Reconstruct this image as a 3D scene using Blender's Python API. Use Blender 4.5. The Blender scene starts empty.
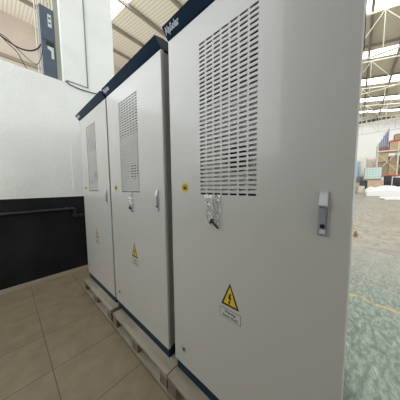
import bpy, bmesh, math, random
from mathutils import Vector, Matrix
random.seed(7)
S = bpy.context.scene
C = S.collection
# ------------------------------------------------------------------ materials
def mat(name, col, rough=.5, metal=0, noise=None, bump=None, spec=.5, emit=None, coat=0):
    m = bpy.data.materials.new(name); m.use_nodes = True
    nt = m.node_tree; b = nt.nodes['Principled BSDF']
    b.inputs['Base Color'].default_value = (*col, 1)
    b.inputs['Roughness'].default_value = rough
    b.inputs['Metallic'].default_value = metal
    b.inputs['Specular IOR Level'].default_value = spec
    b.inputs['Coat Weight'].default_value = coat
    if emit:
        b.inputs['Emission Color'].default_value = (*emit[0], 1); b.inputs['Emission Strength'].default_value = emit[1]
    tc = nt.nodes.new('ShaderNodeTexCoord')
    if noise:
        sc, c2, lo, hi, *r = noise
        n = nt.nodes.new('ShaderNodeTexNoise'); n.inputs['Scale'].default_value = sc; n.inputs['Detail'].default_value = 5
        mp = nt.nodes.new('ShaderNodeMapping')
        if r: mp.inputs['Scale'].default_value = r[0]
        nt.links.new(tc.outputs['Object'], mp.inputs['Vector']); nt.links.new(mp.outputs['Vector'], n.inputs['Vector'])
        ra = nt.nodes.new('ShaderNodeValToRGB'); ra.color_ramp.elements[0].position = lo; ra.color_ramp.elements[1].position = hi
        ra.color_ramp.elements[0].color = (*col, 1); ra.color_ramp.elements[1].color = (*c2, 1)
        nt.links.new(n.outputs['Fac'], ra.inputs['Fac']); nt.links.new(ra.outputs['Color'], b.inputs['Base Color'])
    if bump:
        n = nt.nodes.new('ShaderNodeTexNoise'); n.inputs['Scale'].default_value = bump[0]; n.inputs['Detail'].default_value = 4
        nt.links.new(tc.outputs['Object'], n.inputs['Vector'])
        bp = nt.nodes.new('ShaderNodeBump'); bp.inputs['Strength'].default_value = bump[1]; bp.inputs['Distance'].default_value = bump[2]
        nt.links.new(n.outputs['Fac'], bp.inputs['Height']); nt.links.new(bp.outputs['Normal'], b.inputs['Normal'])
    return m

paint = mat('cabinet_paint', (.61, .60, .55), .36, bump=(260, .12, .001), spec=.8, coat=.4)
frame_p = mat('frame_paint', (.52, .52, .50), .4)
navy = mat('navy_paint', (.003, .026, .058), .4, spec=.25)
black = mat('black', (.012, .012, .012), .6)
inner = mat('inner_filter', (.66, .67, .65), .8)
yellow = mat('sign_yellow', (.78, .60, .03), .45)
signblack = mat('sign_black', (.01, .01, .01), .5)
ink = mat('sign_ink', (.04, .04, .04), .6)
signwhite = mat('sign_white', (.62, .62, .58), .5)
logo_m = mat('logo_silver', (.80, .86, .95), .6)
chrome = mat('chrome', (.74, .75, .76), .35, .3)
silver = mat('silver_plate', (.46, .47, .48), .4, .3)
rubber = mat('black_rubber', (.015, .015, .015), .5)
wood = mat('pallet_wood', (.42, .39, .31), .85, noise=(7, (.22, .18, .12), .40, .72, (1, .22, 1)), bump=(30, .4, .004))
wood2 = mat('pallet_block', (.27, .20, .13), .9, noise=(9, (.16, .12, .08), .35, .7))
plaster = mat('white_plaster', (.90, .92, .89), .85, noise=(1.5, (.84, .86, .82), .45, .75), bump=(48, 1, .012))
plaster2 = mat('column_plaster', (.88, .91, .88), .85, noise=(2, (.82, .85, .82), .5, .75), bump=(30, .12, .004))
blackwall = mat('black_wall_paint', (.007, .008, .010), .75, spec=.25, noise=(2.2, (.016, .016, .019), .45, .7), bump=(20, .15, .004))
steel_b = mat('beige_steel', (.62, .57, .45), .6)
steel_d = mat('brown_steel', (.25, .215, .17), .7)
truss_m = mat('truss_cream', (.66, .65, .53), .55)
elec_m = mat('blue_grey_enclosure', (.085, .112, .15), .5, noise=(6, (.068, .09, .125), .4, .7))
label_m = mat('pale_label', (.60, .66, .62), .5)
cable_m = mat('cable_black', (.012, .012, .012), .5)
endwall_m = mat('pinkish_sheet', (.56, .48, .40), .8, noise=(.5, (.48, .41, .35), .4, .7))
farwall_m = mat('far_white_wall', (.93, .93, .93), .8, noise=(.25, (.85, .86, .86), .5, .8))
skylight_m = mat('skylight_sheet', (.9, .9, .9), .6, emit=((.96, .99, 1.0), 10.0))

def tile_mat():
    m = mat('floor_tile', (.36, .30, .225), .42); nt = m.node_tree; b = nt.nodes['Principled BSDF']
    tc = nt.nodes.new('ShaderNodeTexCoord'); mp = nt.nodes.new('ShaderNodeMapping'); mp.inputs['Location'].default_value = (.085, .2, 0)
    br = nt.nodes.new('ShaderNodeTexBrick'); br.offset = 0; br.squash = 1
    for k, v in (('Scale', 1), ('Brick Width', .515), ('Row Height', .5), ('Mortar Size', .0035), ('Mortar Smooth', .3), ('Bias', 0)): br.inputs[k].default_value = v
    br.inputs['Mortar'].default_value = (.10, .08, .06, 1)
    n = nt.nodes.new('ShaderNodeTexNoise'); n.inputs['Scale'].default_value = 7; n.inputs['Detail'].default_value = 6
    r1 = nt.nodes.new('ShaderNodeValToRGB'); r1.color_ramp.elements[0].position = .3; r1.color_ramp.elements[1].position = .75
    r1.color_ramp.elements[0].color = (.225, .175, .115, 1); r1.color_ramp.elements[1].color = (.30, .235, .155, 1)
    nt.links.new(tc.outputs['Object'], mp.inputs['Vector']); nt.links.new(mp.outputs['Vector'], br.inputs['Vector']); nt.links.new(tc.outputs['Object'], n.inputs['Vector'])
    nt.links.new(n.outputs['Fac'], r1.inputs['Fac']); nt.links.new(r1.outputs['Color'], br.inputs['Color1']); nt.links.new(r1.outputs['Color'], br.inputs['Color2'])
    nt.links.new(br.outputs['Color'], b.inputs['Base Color'])
    bp = nt.nodes.new('ShaderNodeBump'); bp.inputs['Strength'].default_value = .3; bp.inputs['Distance'].default_value = .002; bp.invert = True
    nt.links.new(br.outputs['Fac'], bp.inputs['Height']); nt.links.new(bp.outputs['Normal'], b.inputs['Normal'])
    return m
tile_m = tile_mat()

def concrete_mat():
    m = mat('worn_green_concrete', (.4, .42, .38), .38); nt = m.node_tree; b = nt.nodes['Principled BSDF']
    tc = nt.nodes.new('ShaderNodeTexCoord')
    def noise(scale, det, dist=0, rot=0, stretch=(1, 1, 1)):
        mp = nt.nodes.new('ShaderNodeMapping'); mp.inputs['Rotation'].default_value = (0, 0, rot); mp.inputs['Scale'].default_value = stretch
        n = nt.nodes.new('ShaderNodeTexNoise'); n.inputs['Scale'].default_value = scale; n.inputs['Detail'].default_value = det; n.inputs['Distortion'].default_value = dist; n.inputs['Roughness'].default_value = .68
        nt.links.new(tc.outputs['Object'], mp.inputs['Vector']); nt.links.new(mp.outputs['Vector'], n.inputs['Vector']); return n
    def ramp(n, stops):
        r = nt.nodes.new('ShaderNodeValToRGB'); e = r.color_ramp.elements
        while len(e) < len(stops): e.new(.5)
        for i, (p, c) in enumerate(stops): e[i].position = p; e[i].color = (*c, 1)
        nt.links.new(n.outputs['Fac'], r.inputs['Fac']); return r
    a = ramp(noise(13, 12, .5, .5, (.8, 2.0, 1)), [(.30, (.08, .10, .08)), (.43, (.135, .19, .155)), (.52, (.24, .32, .27)), (.60, (.35, .44, .38)), (.70, (.58, .64, .58))])
    c = ramp(noise(1.6, 8, .6, .3, (1, 1.7, 1)), [(.36, (.14, .15, .13)), (.52, (.25, .29, .25)), (.7, (.38, .40, .35))])
    mx = nt.nodes.new('ShaderNodeMixRGB'); mx.blend_type = 'MIX'; mx.inputs[0].default_value = .30
    nt.links.new(a.outputs[0], mx.inputs[1]); nt.links.new(c.outputs[0], mx.inputs[2])
    # the coating is worn to sandy beige further into the hall
    sx = nt.nodes.new('ShaderNodeSeparateXYZ'); nt.links.new(tc.outputs['Object'], sx.inputs[0])
    mr = nt.nodes.new('ShaderNodeMapRange'); mr.inputs['From Min'].default_value = 2.2; mr.inputs['From Max'].default_value = 5.5
    nt.links.new(sx.outputs['X'], mr.inputs['Value'])
    d = ramp(noise(2.2, 8, 1.2, .5, (1, 2, 1)), [(.3, (.20, .18, .14)), (.5, (.35, .32, .26)), (.7, (.48, .445, .37))])
    m2 = nt.nodes.new('ShaderNodeMixRGB'); nt.links.new(mr.outputs[0], m2.inputs[0]); nt.links.new(mx.outputs[0], m2.inputs[1]); nt.links.new(d.outputs[0], m2.inputs[2])
    nt.links.new(m2.outputs[0], b.inputs['Base Color'])
    return m
conc_m = concrete_mat()

def roof_mat():
    m = mat('roof_sheet', (.60, .53, .40), .7); nt = m.node_tree; b = nt.nodes['Principled BSDF']
    tc = nt.nodes.new('ShaderNodeTexCoord')
    w = nt.nodes.new('ShaderNodeTexWave'); w.wave_type = 'BANDS'; w.bands_direction = 'X'; w.inputs['Scale'].default_value = 1.6; w.inputs['Distortion'].default_value = .3; w.inputs['Detail'].default_value = 1
    r = nt.nodes.new('ShaderNodeValToRGB'); r.color_ramp.elements[0].position = .05; r.color_ramp.elements[1].position = .3
    r.color_ramp.elements[0].color = (.58, .52, .42, 1); r.color_ramp.elements[1].color = (.76, .70, .57, 1)
    nt.links.new(tc.outputs['Object'], w.inputs['Vector']); nt.links.new(w.outputs['Fac'], r.inputs['Fac']); nt.links.new(r.outputs[0], b.inputs['Base Color'])
    return m
roof_m = roof_mat()

def clear_mat():
    m = bpy.data.materials.new('clear_film'); m.use_nodes = True; nt = m.node_tree; nt.nodes.clear()
    o = nt.nodes.new('ShaderNodeOutputMaterial'); t = nt.nodes.new('ShaderNodeBsdfTransparent'); g = nt.nodes.new('ShaderNodeBsdfGlossy'); d = nt.nodes.new('ShaderNodeBsdfDiffuse')
    g.inputs['Roughness'].default_value = .12; d.inputs['Color'].default_value = (.85, .86, .86, 1)
    a = nt.nodes.new('ShaderNodeMixShader'); c = nt.nodes.new('ShaderNodeMixShader'); a.inputs[0].default_value = .45; c.inputs[0].default_value = .24
    nt.links.new(g.outputs[0], a.inputs[1]); nt.links.new(d.outputs[0], a.inputs[2])
    nt.links.new(t.outputs[0], c.inputs[1]); nt.links.new(a.outputs[0], c.inputs[2]); nt.links.new(c.outputs[0], o.inputs[0])
    return m
film = clear_mat()

# ------------------------------------------------------------------ mesh helpers
def box(bm, x0, x1, y0, y1, z0, z1, bev=0, mi=0, M=None):
    r = bmesh.ops.create_cube(bm, size=1)
    vs = r['verts']
    for v in vs:
        v.co = Vector((x0 + (v.co.x + .5) * (x1 - x0), y0 + (v.co.y + .5) * (y1 - y0), z0 + (v.co.z + .5) * (z1 - z0)))
    fs = set(f for v in vs for f in v.link_faces)
    for f in fs: f.material_index = mi
    if bev:
        es = list(set(e for v in vs for e in v.link_edges))
        rr = bmesh.ops.bevel(bm, geom=es, offset=bev, segments=2, affect='EDGES', profile=.5)
        vs = list(set(v for f in rr['faces'] for v in f.verts) | set(v for v in vs if v.is_valid))
        for f in rr['faces']: f.material_index = mi
    if M:
        for v in vs:
            if v.is_valid: v.co = M @ v.co
def bar(bm, a, b, w, h=None, mi=0):
    a, b = Vector(a), Vector(b); h = h or w; d = b - a
    q = d.to_track_quat('X', 'Z').to_matrix().to_4x4(); q.translation = a
    box(bm, 0, d.length, -w / 2, w / 2, -h / 2, h / 2, mi=mi, M=q)
def cyl(bm, a, b, r, n=16, r2=None, mi=0):
    a, b = Vector(a), Vector(b); d = b - a
    M = d.to_track_quat('Z', 'Y').to_matrix().to_4x4(); M.translation = (a + b) / 2
    rr = bmesh.ops.create_cone(bm, cap_ends=True, segments=n, radius1=r, radius2=r if r2 is None else r2, depth=d.length, matrix=M)
    for v in rr['verts']:
        for f in v.link_faces: f.material_index = mi
def tube(bm, pts, r, n=8):
    pts = [Vector(p) for p in pts]; rings = []
    for i, p in enumerate(pts):
        t = (pts[min(i + 1, len(pts) - 1)] - pts[max(i - 1, 0)]).normalized()
        u = t.cross(Vector((0, 0, 1)))
        if u.length < .05: u = t.cross(Vector((0, 1, 0)))
        u.normalize(); w = u.cross(t)
        rings.append([bm.verts.new(p + r * (math.cos(a) * u + math.sin(a) * w)) for a in [2 * math.pi * k / n for k in range(n)]])
    for A, B in zip(rings, rings[1:]):
        for k in range(n): bm.faces.new((A[k], A[(k + 1) % n], B[(k + 1) % n], B[k]))
    bm.faces.new(rings[0][::-1]); bm.faces.new(rings[-1])
def prism(bm, poly, axis, a, b, mi=0):
    def P(u, v, t): return {'x': (t, u, v), 'y': (u, t, v), 'z': (u, v, t)}[axis]
    A = [bm.verts.new(P(u, v, a)) for u, v in poly]; B = [bm.verts.new(P(u, v, b)) for u, v in poly]
    n = len(poly); fs = [bm.faces.new(A), bm.faces.new(B[::-1])]
    for k in range(n): fs.append(bm.faces.new((A[k], B[k], B[(k + 1) % n], A[(k + 1) % n])))
    for f in fs: f.material_index = mi
def obj(name, bm, m, parent=None, smooth=False):
    bmesh.ops.recalc_face_normals(bm, faces=bm.faces)
    me = bpy.data.meshes.new(name); bm.to_mesh(me); bm.free()
    for x in (m if isinstance(m, (list, tuple)) else [m]): me.materials.append(x)
    if smooth:
        for p in me.polygons: p.use_smooth = True
    o = bpy.data.objects.new(name, me); C.objects.link(o)
    if parent: o.parent = parent
    return o
def B(): return bmesh.new()
def thing(name, label, cat, loc=(0, 0, 0), group=None, rotz=0):
    o = bpy.data.objects.new(name, None); C.objects.link(o); o.location = loc; o.rotation_euler = (0, 0, rotz)
    o.empty_display_size = .1
    return tag(o, label, cat, group)
def tag(o, label, cat, group=None):
    o['label'] = label; o['category'] = cat
    if group: o['group'] = group
    return o
def struct(name, bm, m, parent=None):
    o = obj(name, bm, m, parent); o['kind'] = 'structure'; return o
def text_bm(bm, s, size, M, mi=0, offset=0, shear=0, ext=.0004, sx=1):
    cu = bpy.data.curves.new('t', 'FONT'); cu.body = s; cu.size = size; cu.offset = offset; cu.shear = shear; cu.extrude = ext; cu.align_x = 'CENTER'; cu.align_y = 'CENTER'; cu.resolution_u = 2
    to = bpy.data.objects.new('t', cu); C.objects.link(to); bpy.context.view_layer.update()
    me = bpy.data.meshes.new_from_object(to)
    me.transform(M @ Matrix.Diagonal((sx, 1, 1, 1)))
    n0 = len(bm.faces); bm.from_mesh(me); bm.faces.ensure_lookup_table()
    for f in bm.faces[n0:]: f.material_index = mi
    bpy.data.objects.remove(to); bpy.data.meshes.remove(me); bpy.data.curves.remove(cu)
def copy_tree(o, parent=None):
    c = o.copy(); C.objects.link(c); c.parent = parent
    for ch in list(o.children): copy_tree(ch, c)
    return c

# ------------------------------------------------------------------ shell
def gz(x): return .05 * max(0, x - 4)          # the hall floor climbs gently away from the tiles
def rz(y): return 10.5 + .2 * y                # roof slope
WY = 3.6725
XL, YF = -3.2, -1.4
b = B(); box(b, XL - .15, .35, -9, WY, -.1, 0); struct('floor', b, tile_m)
b = B()
xs = [.35, 4] + [4 + 2 * i for i in range(1, 15)]
top = [[b.verts.new((x, y, gz(x))) for y in (-24, 20)] for x in xs]; bot = [[b.verts.new((x, y, gz(x) - .1)) for y in (-24, 20)] for x in xs]
for i in range(len(xs) - 1):
    for r in (top, bot): b.faces.new((r[i][0], r[i + 1][0], r[i + 1][1], r[i][1]))
    for k in (0, 1): b.faces.new((top[i][k], top[i + 1][k], bot[i + 1][k], bot[i][k]))
for i in (0, -1): b.faces.new((top[i][0], top[i][1], bot[i][1], bot[i][0]))
struct('floor', b, conc_m).name = 'floor_hall'
# low wall behind the cabinets with black dado, column rising above it
BT = 1.345
b = B()
box(b, XL, 1.4, WY, WY + .15, 0, BT, mi=1); box(b, XL, 1.4, WY, WY + .15, BT, 3.24, mi=0)
struct('wall_back', b, [plaster, blackwall])
b = B(); box(b, .0, .82, WY - .012, WY + .36, 3.24, 12.2); box(b, .03, .82, WY - .012, WY, BT, 3.24); struct('trim_1', b, plaster2)
b = B(); box(b, XL, 1.4, WY - .012, WY, 0, .068, .002); struct('baseboard_back', b, mat('baseboard_tile', (.42, .36, .27), .45))
# unseen low wall behind the camera, added to shade the lower doors
b = B()
box(b, XL - .15, XL, YF, WY + .15, 0, .9, mi=1); box(b, XL - .15, XL, YF, WY + .15, .9, 2.15, mi=0)
struct('shade_wall_left', b, [mat('grey_wall', (.6, .6, .58), .8), blackwall])
# unseen dark partition behind the camera, added to block light from that side
b = B(); prism(b, [(XL - .15, 0), (-.9, 0), (-.9, 6.5), (XL - .15, 6.5)], 'y', YF - .15, YF); struct('shade_partition', b, mat('shade_partition_dark', (.10, .10, .09), .8))
b = B(); box(b, -2.3, -1.6, -1.0, .75, 0, 10.2); struct('shade_column', b, mat('shade_column_dark', (.07, .07, .065), .8))  # unseen column added behind the camera to shade the nearest cabinet
# hall end wall, far wall
b = B(); box(b, XL - .2, 32, 20, 20.2, -.1, rz(20) + .05)
struct('wall_end', b, endwall_m)
b = B()
vs = [b.verts.new(p) for p in ((32, -24, 0), (32, 20, 0), (32, 20, rz(20)), (32, -24, rz(-24)))]; b.faces.new(vs)
r = bmesh.ops.extrude_face_region(b, geom=b.faces[:]); bmesh.ops.translate(b, verts=[v for v in r['geom'] if isinstance(v, bmesh.types.BMVert)], vec=(.2, 0, 0))
struct('wall_far', b, farwall_m)
# girts on the end wall
b = B()
for z in (8.6, 11.2): box(b, XL - .2, 32, 19.82, 20, z, z + .22)
struct('trim_2', b, steel_d)
# roof of ribbed sheets with skylight strips
sky = [(3.7, 5.0), (11.3, 12.6), (16.25, 17.25), (20.5, 21.7), (24.9, 26.0), (28.8, 29.9)]
def slab(b, x0, x1, y0=-24, y1=20.2, t=.05, up=0):
    v = [b.verts.new((x, y, rz(y) + up + k)) for k in (0, t) for x, y in ((x0, y0), (x1, y0), (x1, y1), (x0, y1))]
    for q in ((0, 3, 2, 1), (4, 5, 6, 7), (0, 1, 5, 4), (1, 2, 6, 5), (2, 3, 7, 6), (3, 0, 4, 7)): b.faces.new([v[i] for i in q])
b = B(); e = XL - .2
for a, c in sky: slab(b, e, a); e = c
slab(b, e, 32.3); struct('ceiling', b, roof_m)
for i, (a, c) in enumerate(sky):
    b = B(); slab(b, a, c, t=.02, up=.01); struct('window_%d' % (i + 1), b, skylight_m)
# purlins under the roof
b = B()
for y in (16.8, 13.7, 10.95, 8.2, 5.4, 2.6, -.2, -1.6, -4.4, -7.2, -10, -13, -16, -19):
    z = rz(y)
    box(b, XL - .2, 32, y - .06, y + .06, z - .25, z - .02)
for x in (15.35, 19.9, 24.3, 28.4):
    bar(b, (x, -23.9, rz(-23.9) - .16), (x, 19.9, rz(19.9) - .16), .10, .12)
struct('trim_3', b, steel_d)
# dark louvre openings under the eave of the far wall
b = B()
for k in range(14):
    y0 = -4.6 + k * .46
    box(b, 31.94, 32, y0, y0 + .38, 9.72, 10.0)
struct('trim_4', b, mat('louvre_dark', (.10, .09, .08), .8))

# roof trusses
def truss(x, hz, y0, step, n, label):
    t = thing('roof_truss', label, 'roof truss', (x, 0, 0), 'cream steel roof trusses')
    y1 = y0 + step * n
    b = B(); bar(b, (0, y0, hz), (0, y1, hz), .07); obj('bottom_chord', b, truss_m, t)
    b = B(); bar(b, (0, y0, rz(y0) - .36), (0, y1, rz(y1) - .36), .08); obj('top_chord', b, truss_m, t)
    for k in range(n + 1):
        y = y0 + k * step
        b = B(); bar(b, (0, y, hz), (0, y, rz(y) - .36), .042); obj('web_post', b, truss_m, t)
    for k in range(n):
        ya, yb = y0 + k * step, y0 + (k + 1) * step
        b = B()
        if k % 2 == 0: bar(b, (0, ya, hz), (0, yb, rz(yb) - .36), .034)
        else: bar(b, (0, yb, hz), (0, ya, rz(ya) - .36), .034)
        obj('web_diagonal', b, truss_m, t)
tl = ['steel roof truss nearest to the cabinets, highest at the right edge of the photo', 'second roof truss from the cabinets, with a clear V of diagonals above the hall',
      'third roof truss from the cabinets, in the middle of the row', 'fourth roof truss from the cabinets, just before the last one', 'farthest small roof truss, right before the white end wall']
for (x, y0), l in zip(((12.2, -13.7), (16.9, -13.4), (21.5, -13.0), (26.2, -13.5), (30.6, -13.2)), tl):
    truss(x, 8.0, y0, 1.45, 14, l)

# ------------------------------------------------------------------ cabinets
W, ZB = .9528, .148
Z0, Z1 = .231, 2.437
def z_(z): return z - ZB
VU0, VU1, VZ0, VZ1 = .2693, .6126, 1.4525, 2.2842
NC, NR = 7, 37
def door_bm():
    b = B()
    cp = (VU1 - VU0) / (NC - .18); rp = (VZ1 - VZ0) / (NR - .5)
    yl = [0.0]; hy = []
    for i in range(NC):
        a = W - VU1 + i * cp; yl += [a, a + cp * .80]; hy.append(len(yl) - 2)
    yl.append(W)
    zl = [z_(Z0)]; hz = []
    for i in range(NR):
        a = z_(VZ0) + i * rp; zl += [a, a + rp * .47]; hz.append(len(zl) - 2)
    zl.append(z_(Z1))
    T, D, ch = .003, .024, .004
    yl[0] += ch; yl[-1] -= ch; zl[0] += ch; zl[-1] -= ch
    V = [[b.verts.new((0, y, z)) for z in zl] for y in yl]
    for i in range(len(yl) - 1):
        for j in range(len(zl) - 1):
            q = (V[i][j], V[i + 1][j], V[i + 1][j + 1], V[i][j + 1])
            if i in hy and j in hz:
                k = [b.verts.new((T, v.co.y, v.co.z - .002)) for v in q]
                for s in range(4): b.faces.new((q[s], q[(s + 1) % 4], k[(s + 1) % 4], k[s]))
            else: b.faces.new(q)
    # border loop: chamfer, side and return
    loop = [V[0][j] for j in range(len(zl))] + [V[i][-1] for i in range(1, len(yl))] + [V[-1][j] for j in range(len(zl) - 2, -1, -1)] + [V[i][0] for i in range(len(yl) - 2, 0, -1)]
    def out(v, x, d):
        y, z = v.co.y, v.co.z
        if abs(y - yl[0]) < 1e-6: y -= d
        if abs(y - yl[-1]) < 1e-6: y += d
        if abs(z - zl[0]) < 1e-6: z -= d
        if abs(z - zl[-1]) < 1e-6: z += d
        return b.verts.new((x, y, z))
    L1 = [out(v, ch, ch) for v in loop]; L2 = [out(v, D, ch) for v in loop]; n = len(loop)
    L3 = [out(v, D, -.02) for v in loop]
    for P, Q in ((loop, L1), (L1, L2), (L2, L3)):
        for k in range(n): b.faces.new((P[k], P[(k + 1) % n], Q[(k + 1) % n], Q[k]))
    return b
def make_cabinet():
    t = thing('power_cabinet', '', 'cabinet', (0, 0, ZB), 'grey power cabinets in a row')
    # body: open front shell
    b = B()
    x0, x1, y0, y1, zb, zt = .030, .98, .010, W - .010, z_(.229), z_(2.440)
    w = .03
    box(b, x0, x1, y0, y0 + w, zb, zt, .003); box(b, x0, x1, y1 - w, y1, zb, zt, .003)
    box(b, x1 - w, x1, y0 + w, y1 - w, zb, zt); box(b, x0, x1 - w, y0 + w, y1 - w, zb, zb + w); box(b, x0, x1 - w, y0 + w, y1 - w, zt - w, zt)
    obj('body', b, frame_p, t)
    d = obj('door', door_bm(), paint, t)
    # filter and fan seen through the slots
    b = B(); box(b, .013, .020, W - VU1 - .02, W - VU0 + .02, z_(VZ0 + .012), z_(1.965)); obj('filter', b, inner, d)
    b = B()
    yc, zc = .448, z_(1.64)
    cyl(b, (.0105, yc, zc), (.0128, yc, zc), .070, 24); obj('fan', b, black, d)
    b = B(); box(b, .022, .03, W - VU1 - .03, W - VU0 + .03, z_(VZ0 - .03), z_(VZ1 + .03)); obj('vent_shade_backing', b, black, d)  # black sheet stands in for the shade of the cavity behind the slots
    # handle
    b = B(); y0, y1, a, c = .066, .1, z_(1.315), z_(1.478)
    box(b, -.006, -.0002, y0, y1, a, c, .002); h = obj('handle', b, silver, d)
    b = B(); prism(b, [(-.006, c - .060), (-.013, c - .058), (-.020, c - .050), (-.010, c - .014), (-.008, c - .003), (-.006, c - .003)], 'y', y0 + .004, y1 - .004)
    obj('lever', b, chrome, h)
    b = B(); box(b, -.012, -.006, y0 + .008, y1 - .008, a + .030, c - .062, .002); obj('grip', b, mat('grip_grey', (.30, .31, .34), .4), h)
    b = B(); cyl(b, (-.014, .083, a + .036), (-.012, .083, a + .036), .008, 16); obj('keyhole', b, rubber, h)
    b = B(); box(b, -.010, -.006, y0 + .008, y1 - .008, a + .006, a + .022, .002); obj('end_cap', b, chrome, h)
    # round lock with yellow ring
    yy, zz = W - .1384, z_(1.4938)
    b = B(); cyl(b, (-.0012, yy, zz), (-.0001, yy, zz), .031, 32); l = obj('lock_ring', b, yellow, d)
    b = B(); cyl(b, (-.009, yy, zz), (-.0012, yy, zz), .0125, 20, .0105); cyl(b, (-.0013, yy, zz), (-.0011, yy, zz), .021, 24)
    l2 = obj('lock_barrel', b, mat('lock_brass', (.42, .34, .14), .35, .6), l)
    b = B(); cyl(b, (-.0100, yy - .002, zz - .003), (-.0090, yy - .002, zz - .003), .0065, 12); obj('lock_core', b, rubber, l)
    # warning triangle with bolt
    tc, t0, t1 = .478, z_(.848), z_(.977)
    b = B()
    prism(b, [(tc - .056, t0), (tc + .056, t0), (tc, t1 + .004)], 'x', -.0006, 0, 0)
    prism(b, [(tc - .040, t0 + .011), (tc + .040, t0 + .011), (tc, t1 - .016)], 'x', -.0011, -.0006, 1)
    zc = t0 + .047
    k = .80
    bolt = [(-.001, .040), (.011, .040), (.003, .012), (.014, .012), (-.001, -.020), (.005, -.022), (-.007, -.042), (-.013, -.018), (-.007, -.020), (-.001, .002), (-.013, .002)]
    prism(b, [(tc - u * k, zc + v * k - .003) for u, v in bolt], 'x', -.0016, -.0011, 0)
    obj('warning_sign', b, [signblack, yellow], d)
    b = B(); p0, p1, q0, q1 = .412, .543, z_(.771), z_(.829)
    box(b, -.0005, 0, p0, p1, q0, q1, mi=0); box(b, -.0009, -.0005, p0 + .0025, p1 - .0025, q0 + .0025, q1 - .0025, mi=1)
    R = Matrix(((0, 0, -1, -.001), (-1, 0, 0, (p0 + p1) / 2), (0, 1, 0, 0), (0, 0, 0, 1)))
    for s, zc2, sz in (('Warning', q0 + .041, .022), ('Electric Shock', q0 + .017, .019)):
        M = R.copy(); M[2][3] = zc2
        text_bm(b, s, sz, M, 0, .0006, ext=.0002, sx=.86)
    obj('warning_plate', b, [ink, signwhite], d)
    # drain plug at the lower left
    yy, zz = W - .1018, z_(.358)
    b = B(); box(b, -.0022, 0, yy - .018, yy + .018, zz - .018, zz + .018, .001); g = obj('plug_plate', b, silver, d)
    b = B(); cyl(b, (-.005, yy, zz), (-.0022, yy, zz), .010, 8); obj('plug', b, rubber, g)
    # roof cap: front leans outward to the top
    b = B(); prism(b, [(-.003, z_(2.443)), (-.046, z_(2.497)), (.02, z_(2.512)), (1.0, z_(2.512)), (.99, z_(2.443))], 'y', .0, W); cp = obj('roof_cap', b, navy, t)
    # lettering on the sloping cap face
    A = Vector((-.003, 0, z_(2.443))); Bv = Vector((-.046, 0, z_(2.497))); u = (Bv - A).normalized(); n = Vector((u.z * -1, 0, u.x)) ; n = Vector((-u.z, 0, u.x))
    mid = A.lerp(Bv, .56) + n * .0004
    M = Matrix(((0, u.x, n.x, mid.x), (-1, u.y, n.y, W - .070), (0, u.z, n.z, mid.z), (0, 0, 0, 1)))
    b = B(); text_bm(b, 'AlpSolar', .046, M, 0, .0016, .15, .0003, .80); obj('lettering', b, logo_m, cp)
    # plinth
    b = B(); box(b, .013, .97, .010, W - .010, 0, z_(.228), .003); obj('plinth', b, navy, t)
    return t
cab = make_cabinet()
cy = [0.0, 1.0327, 2.0227]
cl = ['large grey power cabinet nearest the camera, with a crumpled clear bag below its vent',
      'middle grey power cabinet of the row, between the nearest and the farthest one',
      'farthest grey power cabinet, standing next to the white and black wall']
for i, (y, l) in enumerate(zip(cy, cl)):
    o = cab if i == 0 else copy_tree(cab)
    o.location.y = y; o['label'] = l

# pallets
def make_pallet():
    t = thing('pallet', '', 'pallet', (0, 0, 0), 'weathered wooden pallets under the cabinets')
    L, D = 1.0, 1.15
    for i in range(5):
        w = .19 if i in (0, 4) else .15
        x = [0, .26, .50, .74, D - .19][i]
        b = B(); box(b, x, x + w, 0, L, .127, ZB - .0005, .003); obj('deck_board', b, wood, t)
    for y in (0, L / 2 - .05, L - .1):
        b = B(); box(b, .002, D - .002, y + .002, y + .098, .106, .1268, .002); obj('cross_board', b, wood, t)
        for x in (.004, D / 2 - .06, D - .124):
            b = B(); box(b, x, x + .12, y + .004, y + .096, .0222, .1058, .003); obj('block', b, wood2, t)
    for x in (0, D / 2 - .05, D - .1):
        b = B(); box(b, x + .004, x + .1, 0, L, 0, .022, .003); obj('bottom_board', b, wood, t)
    return t
pal = make_pallet()
for i, (y, l) in enumerate(zip((.006, .957, 1.962), ('wooden pallet under the nearest cabinet, at the bottom edge of the photo', 'wooden pallet under the middle cabinet', 'wooden pallet under the farthest cabinet, nearest the black wall'))):
    o = pal if i == 0 else copy_tree(pal)
    o.location = (-.080, y, 0); o['label'] = l
    if i == 0: o.scale.y = .945
    if i == 2: o.scale.y = .972

# clear bags with keys hanging from the vents
def bag(y, z0, z1, w, label, seed):
    rnd = random.Random(seed)
    t = thing('plastic_bag', label, 'bag', (-.012, y, z0), 'clear bags of keys hung on the vents')
    b = B(); nx, nz = 9, 12; H = z1 - z0
    sides = []
    for s in (-1, 1):
        g = []
        for i in range(nx):
            for j in range(nz):
                u = i / (nx - 1) - .5; v = j / (nz - 1)
                edge = (1 - (2 * abs(u)) ** 2) * math.sin(math.pi * min(1, .12 + v * .8))
                g.append(b.verts.new((s * .009 * edge + rnd.uniform(-.0035, .0035), u * w * (1 - .25 * (1 - v) ** 2) + (v - .5) * .012 + rnd.uniform(-.003, .003), v * H + rnd.uniform(-.003, .003))))
        sides.append(g)
        for i in range(nx - 1):
            for j in range(nz - 1):
                k = i * nz + j; b.faces.new((g[k], g[k + nz], g[k + nz + 1], g[k + 1]))
    obj('film', b, film, t)
    b = B(); cyl(b, (-.004, .006, .012), (-.001, .004, .036), .013, 10, .010); bar(b, (-.002, 0, .02), (-.002, -w * .36, -.012), .010, .006)
    obj('key', b, rubber, t)
    b = B(); tube(b, [(-.004, .002 + .006 * math.sin(k), .03 + k * H * .075) for k in range(12)], .0035, 6); obj('cable_tie', b, mat('white_tie', (.75, .76, .75), .4), t)
bag(.583, 1.283, 1.452, .105, 'crumpled clear plastic bag with a black key below the vent of the nearest cabinet', 3)
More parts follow.
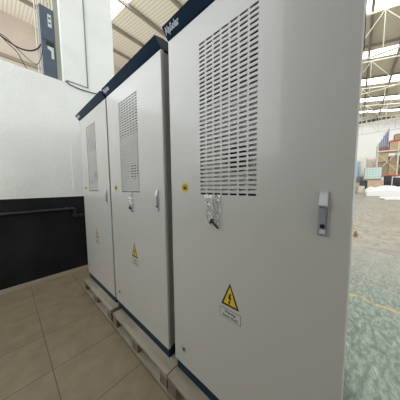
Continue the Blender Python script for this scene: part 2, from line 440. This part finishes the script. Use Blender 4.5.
bag(1.527, 1.290, 1.456, .075, 'narrow clear plastic bag hanging below the vent of the middle cabinet', 5)

# ------------------------------------------------------------------ on and above the back wall
b = B()
tube(b, [(XL + .02, 3.642, 1.14), (-.02, 3.642, 1.14), (.015, 3.642, 1.135), (.024, 3.642, 1.12), (.024, 3.642, 1.03), (.034, 3.642, 1.015), (.06, 3.642, 1.01), (.6, 3.642, 1.01)], .019, 12)
for x in (-2.8, -1.4, -.1): box(b, x, x + .03, 3.64, WY - .0005, 1.115, 1.165)
box(b, -.005, .05, 3.615, WY - .0005, .99, 1.04, .004); box(b, .10, .15, 3.615, WY - .0005, .985, 1.035, .004)
tag(obj('pipe', b, mat('black_pipe', (.02, .02, .022), .4)), 'black painted pipe running along the black lower wall, stepping down by the cabinet', 'pipe')
b = B(); box(b, .335, .349, WY - .026, WY - .0125, 3.263, 9.5, .002); box(b, .031, .345, WY - .024, WY - .0125, 3.262, 3.275)
tag(obj('conduit', b, mat('conduit_grey', (.22, .24, .22), .5)), 'thin grey conduit running up the white column above the farthest cabinet', 'conduit')
b = B(); tube(b, [(.02, WY - .022, 3.25), (.08, WY - .021, 3.215), (.22, WY - .02, 3.20), (.36, WY - .02, 3.205), (.55, WY - .02, 3.225), (.9, WY - .02, 3.16)], .008, 8)
tag(obj('cable', b, cable_m), 'black cable lying along the foot of the white column behind the farthest cabinet', 'cable')
# steel post beside the column
b = B(); box(b, -.045, -.002, WY + .12, WY + .30, 3.241, 10.9); box(b, -.06, -.001, WY + .10, WY + .12, 3.241, 10.9)
b2 = tag(obj('steel_post', b, mat('post_grey', (.36, .35, .29), .6)), 'narrow grey-beige steel post between the white column and the blue-grey enclosure', 'post')
# enclosure
t = thing('electrical_enclosure', 'tall blue-grey electrical enclosure with a pale label above the white wall', 'electrical box', (-.145, WY + .1, 3.241))
b = B(); box(b, -.090, .085, 0, .16, 0, 1.10, .006); e = obj('housing', b, elec_m, t)
b = B(); box(b, -.080, .078, -.010, -.0005, .60, 1.085, .004); obj('upper_cover', b, elec_m, t)
b = B(); box(b, -.080, .078, -.010, -.0005, .01, .585, .004); lc = obj('lower_cover', b, elec_m, t)
b = B(); box(b, .004, .050, -.0125, -.010, .81, 1.0); u = obj('label_plate', b, label_m, t)
b = B(); box(b, .012, .042, -.0135, -.0125, .93, .955); box(b, .012, .042, -.0135, -.0125, .86, .88); obj('label_print', b, ink, u)
b = B(); box(b, -.035, .062, -.0130, -.010, .52, .58); obj('window_slot', b, rubber, lc)
b = B(); prism(b, [(-.02, .51), (.055, .51), (.055, .34), (.022, .34), (.022, .45), (-.02, .47)], 'y', -.014, -.010); obj('pale_bracket', b, label_m, lc)
for k, (x, zz) in enumerate(((-.205, 4.341), (-.165, 4.341), (-.125, 4.341), (-.085, 4.341))):
    b = B(); cyl(b, (x, WY + .18, zz + .001), (x, WY + .18, 10.9), .014, 10)
    tag(obj('riser_pipe', b, steel_b), 'one of four beige pipes rising from the top of the blue-grey enclosure', 'pipe', 'riser pipes above the enclosure')
for k, x in enumerate((-.285, -.252)):
    b = B(); cyl(b, (x - .004 * k, WY + .13, 3.241), (x - .004 * k, WY + .13, 10.9), .0085, 8)
    tag(obj('side_pipe', b, steel_b), 'thin beige pipe running up left of the blue-grey enclosure', 'pipe', 'thin pipes beside the enclosure')
# loose cables left of the enclosure
cab_pts = [
 ([(-1.9, 4.05), (-1.3, 3.90), (-.95, 3.80), (-.75, 3.66), (-.58, 3.57), (-.47, 3.545), (-.36, 3.58), (-.28, 3.66), (-.245, 3.74)], .010, 'thick black cable drooping into the side of the blue-grey enclosure'),
 ([(-1.9, 3.88), (-1.1, 3.72), (-.85, 3.62), (-.70, 3.60), (-.60, 3.52), (-.52, 3.45), (-.45, 3.30), (-.40, 3.2405)], .006, 'thin black cable dropping from the drooping bundle onto the wall top'),
 ([(-1.9, 3.78), (-1.0, 3.66), (-.80, 3.57), (-.66, 3.59), (-.54, 3.50), (-.42, 3.40), (-.33, 3.36), (-.28, 3.44), (-.236, 3.62)], .005, 'lowest thin black cable looping under the thick one beside the enclosure')]
for p, r, l in cab_pts:
    # smooth the path
    P = [Vector((x, WY + .12 + .02 * math.sin(3 * x) + {.010: 0, .006: -.045, .005: -.085}[r], z)) for x, z in p]; Q = []
    for i in range(len(P) - 1):
        p0, p1, p2, p3 = P[max(i - 1, 0)], P[i], P[i + 1], P[min(i + 2, len(P) - 1)]
        for s in range(6):
            u = s / 6; Q.append(.5 * ((2 * p1) + (p2 - p0) * u + (2 * p0 - 5 * p1 + 4 * p2 - p3) * u * u + (3 * p1 - p0 - 3 * p2 + p3) * u ** 3))
    Q.append(P[-1])
    b = B(); tube(b, Q, r, 6); tag(obj('hanging_cable', b, cable_m), l, 'cable', 'loose cables above the white wall')

# ------------------------------------------------------------------ hall floor: tape line and scraps
b = B()
pts = [(2.36, .9), (2.33, .4), (2.30, .0), (2.34, -.10), (2.24, -.22), (2.25, -.34), (2.20, -.46), (2.21, -.7), (2.16, -1.3)]
L = [b.verts.new((x - .035, y, .0015)) for x, y in pts]; R_ = [b.verts.new((x + .03 + .01 * math.sin(9 * y), y, .0015)) for x, y in pts]
for i in range(len(pts) - 1): b.faces.new((L[i], R_[i], R_[i + 1], L[i + 1]))
r = bmesh.ops.extrude_face_region(b, geom=b.faces[:]); bmesh.ops.translate(b, verts=[v for v in r['geom'] if isinstance(v, bmesh.types.BMVert)], vec=(0, 0, -.001))
tag(obj('floor_tape', b, mat('worn_yellow_tape', (.62, .50, .22), .7, noise=(16, (.30, .31, .26), .42, .62))), 'worn yellow tape line across the greenish hall floor', 'floor marking')

# ------------------------------------------------------------------ hall background
X = 20
g = gz(X)
# intermediate bulk container
t = thing('bulk_container', 'white caged liquid container standing on a salmon crate in the hall', 'liquid container', (X, -.91, 1.853))
b = B(); box(b, -.5, .5, -.48, .48, .10, 1.02, .05); tank = obj('tank', b, mat('milky_plastic', (.66, .80, .76), .4), t)
b = B(); cyl(b, (0, 0, 1.02), (0, 0, 1.06), .1, 16); obj('tank_cap', b, black, tank)
b = B()
for s in (-.53, .53):
    for k in range(7): bar(b, (s, -.51 + k * .17, .08), (s, -.51 + k * .17, 1.05), .016); bar(b, (-.53 + k * .1767, s * .97, .08), (-.53 + k * .1767, s * .97, 1.05), .016)
    for k in range(6): bar(b, (s, -.51, .10 + k * .19), (s, .51, .10 + k * .19), .016); bar(b, (-.53, s * .97, .10 + k * .19), (.53, s * .97, .10 + k * .19), .016)
obj('cage', b, mat('cage_grey', (.42, .46, .45), .4, .5), t)
b = B(); box(b, -.55, .55, -.5, .5, .001, .05); box(b, -.55, -.45, -.5, .5, .05, .09); box(b, .45, .55, -.5, .5, .05, .09); obj('base', b, steel_d, t)
def crate(x, y, z, sx, sy, sz, m, label, cat='crate', name='wooden_crate', group=None):
    t = thing(name, label, cat, (x, y, z), group)
    b = B(); box(b, -sx / 2, sx / 2, -sy / 2, sy / 2, .001, sz - .001, .01); obj('box_body', b, m, t)
    b = B()
    for s in (-1, 1):
        for k in (-1, 1): box(b, s * sx / 2 - .02, s * sx / 2 + .02, k * sy / 2 - .05, k * sy / 2 + .02, .002, sz - .002)
        box(b, s * sx / 2 - .015, s * sx / 2 + .015, -sy / 2, sy / 2, sz - .1, sz - .003); box(b, s * sx / 2 - .015, s * sx / 2 + .015, -sy / 2, sy / 2, .003, .1)
    obj('batten', b, m, t)
    return t
salmon = mat('salmon_board', (.60, .40, .29), .7, noise=(4, (.64, .50, .38), .4, .7))
tan = mat('tan_board', (.52, .38, .22), .8, noise=(3, (.60, .47, .31), .4, .7))
card = mat('brown_carton', (.36, .26, .17), .8, noise=(5, (.46, .35, .24), .4, .7))
greywood = mat('grey_sack', (.48, .44, .38), .9, noise=(4, (.34, .31, .27), .4, .7))
crate(X + .1, -1.08, g, 1.1, .86, 1.05, salmon, 'salmon coloured crate below the white caged container')
# pump / engine block beside crate
t = thing('floor_machine', 'dark machine with a black wheel left of the salmon crate', 'machine', (X, -.42, g))
b = B(); box(b, -.35, .35, -.20, .20, .25, 1.0, .04); box(b, -.2, .2, -.14, .14, 1.0, 1.05, .02); obj('housing', b, mat('dark_machine', (.05, .05, .055), .5), t)
for s in (-.37, .31):
    for yy in (-.12, .12):
        b = B(); cyl(b, (s, yy, .151), (s + .06, yy, .151), .15, 20); w = obj('wheel', b, rubber, t)
        b = B(); cyl(b, (s - .01, yy, .151), (s - .001, yy, .151), .07, 14); obj('hub', b, chrome, w)
# barrels / sacks at left
def barrel(x, y, z, r, h, m, label):
    b = B()
    prof = [(r * .96, .001), (r, .03), (r, h * .3), (r * 1.03, h * .33), (r, h * .36), (r, h * .64), (r * 1.03, h * .67), (r, h * .70), (r, h - .03), (r * .96, h), (r * .90, h - .015)]
    n = 24; rings = [[b.verts.new((q * math.cos(2 * math.pi * k / n), q * math.sin(2 * math.pi * k / n), zz)) for k in range(n)] for q, zz in prof]
    for A, Bb in zip(rings, rings[1:]):
        for k in range(n): b.faces.new((A[k], A[(k + 1) % n], Bb[(k + 1) % n], Bb[k]))
    b.faces.new(rings[0][::-1]); b.faces.new(rings[-1])
    o = obj('barrel', b, m); o.location = (x, y, z); return tag(o, label, 'barrel', 'barrels beside the machine')
barrel(X - .2, .05, g, .22, .85, greywood, 'grey-beige barrel standing directly behind the edge of the nearest cabinet')
barrel(X - .8, -.25, gz(X - .8), .22, .62, mat('barrel_cream', (.66, .62, .52), .6), 'short cream barrel in front of the dark machine')
barrel(X + .75, -.13, gz(X + .75), .24, 1.3, mat('barrel_dark', (.20, .19, .17), .6), 'tall dark grey drum behind the barrels, left of the white container')
# wrapped big bags behind
def bigbag(x, y, z, sx, sy, h, m, label, seed):
    rnd = random.Random(seed); b = B(); n = 24; m_ = 9
    rings = []
    for j in range(m_):
        v = j / (m_ - 1); k = .93 + .09 * math.sin(math.pi * v) + rnd.uniform(-.02, .02)
        rings.append([])
        for i in range(n):
            a = 2 * math.pi * i / n; ca, sa = math.cos(a), math.sin(a); q = (abs(ca) ** 5 + abs(sa) ** 5) ** (-1 / 5)
            rings[-1].append(b.verts.new((sx / 2 * q * ca * k + rnd.uniform(-.012, .012), sy / 2 * q * sa * k + rnd.uniform(-.012, .012), .001 + v * h)))
    for A, Bb in zip(rings, rings[1:]):
        for k in range(n): b.faces.new((A[k], A[(k + 1) % n], Bb[(k + 1) % n], Bb[k]))
    b.faces.new(rings[0][::-1]); b.faces.new(rings[-1])
    t = thing('bulk_bag', label, 'bulk bag', (x, y, z), 'cream bulk bags behind the container')
    obj('sack', b, m, t, True)
    for sx_, sy_ in () if seed in (1, 3) else ((-1, -1), (-1, 1), (1, -1), (1, 1)):
        b = B(); p = Vector((sx_ * sx * .38, sy_ * sy * .38, h)); tube(b, [p, p + Vector((0, 0, .12)), p + Vector((0, -sy_ * .1, .16)), p + Vector((0, -sy_ * .2, .12)), p + Vector((0, -sy_ * .2, 0))], .015, 6)
        obj('lifting_loop', b, m, t)
cream = mat('cream_woven', (.80, .76, .68), .8, noise=(5, (.70, .65, .57), .4, .7))
gb = gz(22.4)
bigbag(22.4, -.24, gb, 1.0, .74, 1.25, cream, 'cream bulk bag standing on the floor behind the dark drum', 1)
bigbag(22.4, -.24, gb + 1.26, 1.0, .74, 1.75, cream, 'cream bulk bag on top, left of the pair behind the container', 2)
gc = gz(23.9)
bigbag(23.9, -.95, gc, 1.0, .74, 1.25, cream, 'cream bulk bag standing on the floor behind the salmon crate', 3)
bigbag(23.9, -.95, gc + 1.26, 1.0, .72, 1.70, cream, 'cream bulk bag on top, right of the pair behind the container', 4)
# blue sheet post
t = thing('blue_panel', 'light blue upright panel in the hall beside the edge of the nearest cabinet', 'panel', (21.6, .16, gz(21.6)))
b = B(); box(b, -.03, .03, -.20, .20, .06, 2.75, .01); obj('sheet', b, mat('light_blue', (.30, .50, .66), .5), t)
b = B(); box(b, -.3, .3, -.20, .20, .0025, .06); box(b, -.05, .05, -.22, -.201, .06, 2.8); obj('stand', b, mat('blue_frame', (.12, .24, .40), .5), t)
# storage rack
whitem = mat('white_sheeting', (.88, .88, .87), .6)
rx0 = 21.6
gr = gz(21.6)
t = thing('storage_rack', 'tall storage rack with cream posts and red-orange beams at the right edge', 'storage rack', (rx0, 0, gr))
for x in (0, 1.1):
    for y in (-1.22, -2.45, -4.4):
        b = B(); box(b, x - .045, x + .045, y - .045, y + .045, .001 + (0 if x == 0 else .052), 5.1 - gr); obj('post', b, truss_m, t)
redm = mat('red_orange_beam', (.70, .13, .06), .5)
lev = [2.30, 4.42]
for z in lev:
    for x in (-.06, 1.16):
        b = B(); box(b, x - .02, x + .02, -4.45, -1.17, z - gr - .10, z - gr); obj('beam', b, redm if z < 3 else truss_m, t)
    b = B(); box(b, -.02, 1.12, -4.4, -1.2, z - gr, z - gr + .03); obj('shelf_deck', b, tan, t)
for y0, y1, za, zb in ((-1.22, -2.45, 2.6, 4.25), (-2.45, -1.22, 2.6, 4.25), (-2.45, -4.0, 4.25, 2.6)):
    b = B(); bar(b, (-.10, y0, za - gr), (-.10, y1, zb - gr), .045); obj('brace', b, truss_m, t)
def sbox(x, y, z, sx, sy, sz, m, label, name='carton', cat='box', group='cartons on the storage rack'):
    b = B(); box(b, -sx / 2, sx / 2, -sy / 2, sy / 2, .001, sz, .012); o = obj(name, b, m); o.location = (x, y, z); return tag(o, label, cat, group)
d = .031
sbox(22.15, -1.62, 2.30 + d, .9, .62, 1.1, card, 'tall brown carton on the lower rack shelf, directly behind the white caged container')
sbox(22.15, -1.62, 3.44 + d, .9, .58, .75, tan, 'tan carton on top of the tall brown carton at the left of the lower shelf')
sbox(22.15, -2.25, 2.30 + d, .9, .58, .9, tan, 'tan carton on the lower rack shelf, second stack from the left, bottom')
sbox(22.15, -2.25, 3.22 + d, .9, .54, .7, card, 'brown carton on the lower rack shelf, second stack from the left, top')
sbox(22.15, -2.98, 2.30 + d, .9, .72, .55, salmon, 'low salmon carton on the lower rack shelf at the right edge of the photo')
sbox(22.15, -2.98, 2.87 + d, .9, .76, .22, whitem, 'flat white carton on the low salmon carton of the lower shelf')
sbox(22.15, -2.98, 3.11 + d, .9, .70, .85, tan, 'tan carton topmost of the right stack on the lower shelf')
sbox(22.15, -2.30, 4.42 + d, .9, .72, .66, tan, 'tan carton on the top shelf just right of the slate sheets')
sbox(22.15, -3.10, 4.42 + d, .9, .80, .66, tan, 'wide tan carton on the top shelf at the right edge of the photo')
t = thing('red_board', 'long red-orange board lying over the tan cartons on the top shelf', 'board', (22.15, -2.72, 5.082 + d))
b = B(); box(b, -.48, .48, -.80, .80, .001, .14, .01); obj('panel', b, redm, t)
b = B(); box(b, -.49, -.481, -.80, .80, .03, .11); obj('edge_strip', b, mat('dark_red', (.35, .06, .04), .5), t)
sbox(22.15, -2.45, 5.224 + d, .7, .50, .52, card, 'small brown carton standing on the red-orange board')
t = thing('sheet_stack', 'slate blue upright sheets leaning on the left end of the rack top', 'sheets', (22.1, -1.56, 4.452))
slate = mat('slate_sheet', (.30, .33, .44), .5)
for k in range(6):
    b = B(); box(b, -.30, .30, .30 - k * .12, .37 - k * .12, .0, .55 + .26 * k, .006); obj('sheet', b, slate, t)
b = B(); box(b, -.34, -.305, -.36, .40, .0, .30); obj('front_board', b, mat('maroon_board', (.30, .12, .14), .6), t)
# dark machine parts under the rack
for k, (y, w, h, l) in enumerate(((-1.88, .45, 1.35, 'black motor block under the rack, its left one'), (-2.42, .45, 1.2, 'black motor block under the rack, its right one'))):
    t = thing('motor_block', l, 'motor', (20.9, y, gz(20.9)), 'black motor blocks under the rack')
    b = B(); box(b, -.25, .25, -w / 2, w / 2, .08, h, .03); obj('casing', b, mat('motor_black', (.035, .035, .04), .5) if k == 0 else bpy.data.materials['motor_black'], t)
    b = B(); cyl(b, (-.30, 0, h * .6), (-.251, 0, h * .6), .12, 18); obj('flange', b, rubber, t)
    for yy in (-w / 2 + .05, w / 2 - .05):
        b = B(); box(b, -.2, .2, yy - .03, yy + .03, .008, .08); obj('foot', b, steel_d, t)
crate(20.1, -3.05, gz(20.4), .8, .7, .55, salmon, 'salmon crate at the right edge of the photo in front of the rack', group='salmon crates on the hall floor')
bpy.data.objects['wooden_crate']['group'] = 'salmon crates on the hall floor'
# white sheets lying in front
def sheet(x, y, z, sx, sy, h, rot, label, seed):
    rnd = random.Random(seed); b = B(); nx, ny = 14, 14
    T = [[b.verts.new((sx * (i / (nx - 1) - .5), sy * (j / (ny - 1) - .5), h * (.75 + .25 * math.sin(i * .9 + seed) * math.cos(j * .7)) * (1 if 0 < i < nx - 1 and 0 < j < ny - 1 else .55) + rnd.uniform(-.01, .01) + .02)) for j in range(ny)] for i in range(nx)]
    for i in range(nx - 1):
        for j in range(ny - 1): b.faces.new((T[i][j], T[i + 1][j], T[i + 1][j + 1], T[i][j + 1]))
    r = bmesh.ops.extrude_edge_only(b, edges=[e for e in b.edges if e.is_boundary])
    for v in r['geom']:
        if isinstance(v, bmesh.types.BMVert): v.co.z = .004 + (.05 * v.co.x * 1.0) * math.cos(rot) - .05 * v.co.y * math.sin(rot) + .012
    o = obj('white_tarp', b, whitem, None); o.location = (x, y, z); o.rotation_euler = (0, 0, rot)
    return tag(o, label, 'tarpaulin', 'white tarps on the hall floor')
sheet(17.9, -2.25, gz(17.9), 2.2, 3.5, .72, .04, 'large heap of white tarpaulin lying before the rack', 1)
sheet(15.4, -1.95, gz(15.4), 1.0, 1.6, .14, .25, 'smaller flat folded white tarpaulin nearer than the large heap', 2)
# scrap by the cabinet
b = B(); cyl(b, (5.6, -.03, gz(5.6) + .002), (5.6, -.03, gz(5.6) + .11), .045, 14, .04); cyl(b, (5.6, -.03, gz(5.6) + .11), (5.6, -.03, gz(5.6) + .15), .018, 10)
tag(obj('small_bottle', b, mat('amber', (.28, .14, .06), .4)), 'small brown bottle on the hall floor by the edge of the nearest cabinet', 'bottle')

# ------------------------------------------------------------------ light
w = bpy.data.worlds.new('World'); S.world = w; w.use_nodes = True
bg = w.node_tree.nodes['Background']; bg.inputs[0].default_value = (.93, .97, 1, 1); bg.inputs[1].default_value = 5.8

# ------------------------------------------------------------------ camera
cam = bpy.data.cameras.new('Camera'); co = bpy.data.objects.new('Camera', cam); C.objects.link(co)
cam.sensor_fit = 'HORIZONTAL'; cam.sensor_width = 36; cam.lens = 36 * 175.035 / 400; cam.clip_start = .02; cam.clip_end = 200
F = Vector((0.74187913, 0.66594724, -0.07829194)); R = Vector((0.66736297, -0.74466199, -0.01025561)); U = Vector((0.06513073, 0.04464073, 0.99687772))
M = Matrix((R, U, -F)).transposed().to_4x4(); M.translation = (-0.77094, -0.00518, 1.5)
co.matrix_world = M
S.camera = co
S.view_settings.view_transform = 'Standard'; S.view_settings.look = 'None'; S.view_settings.gamma = 1; S.view_settings.use_curve_mapping = False
S.view_settings.exposure = -1.17
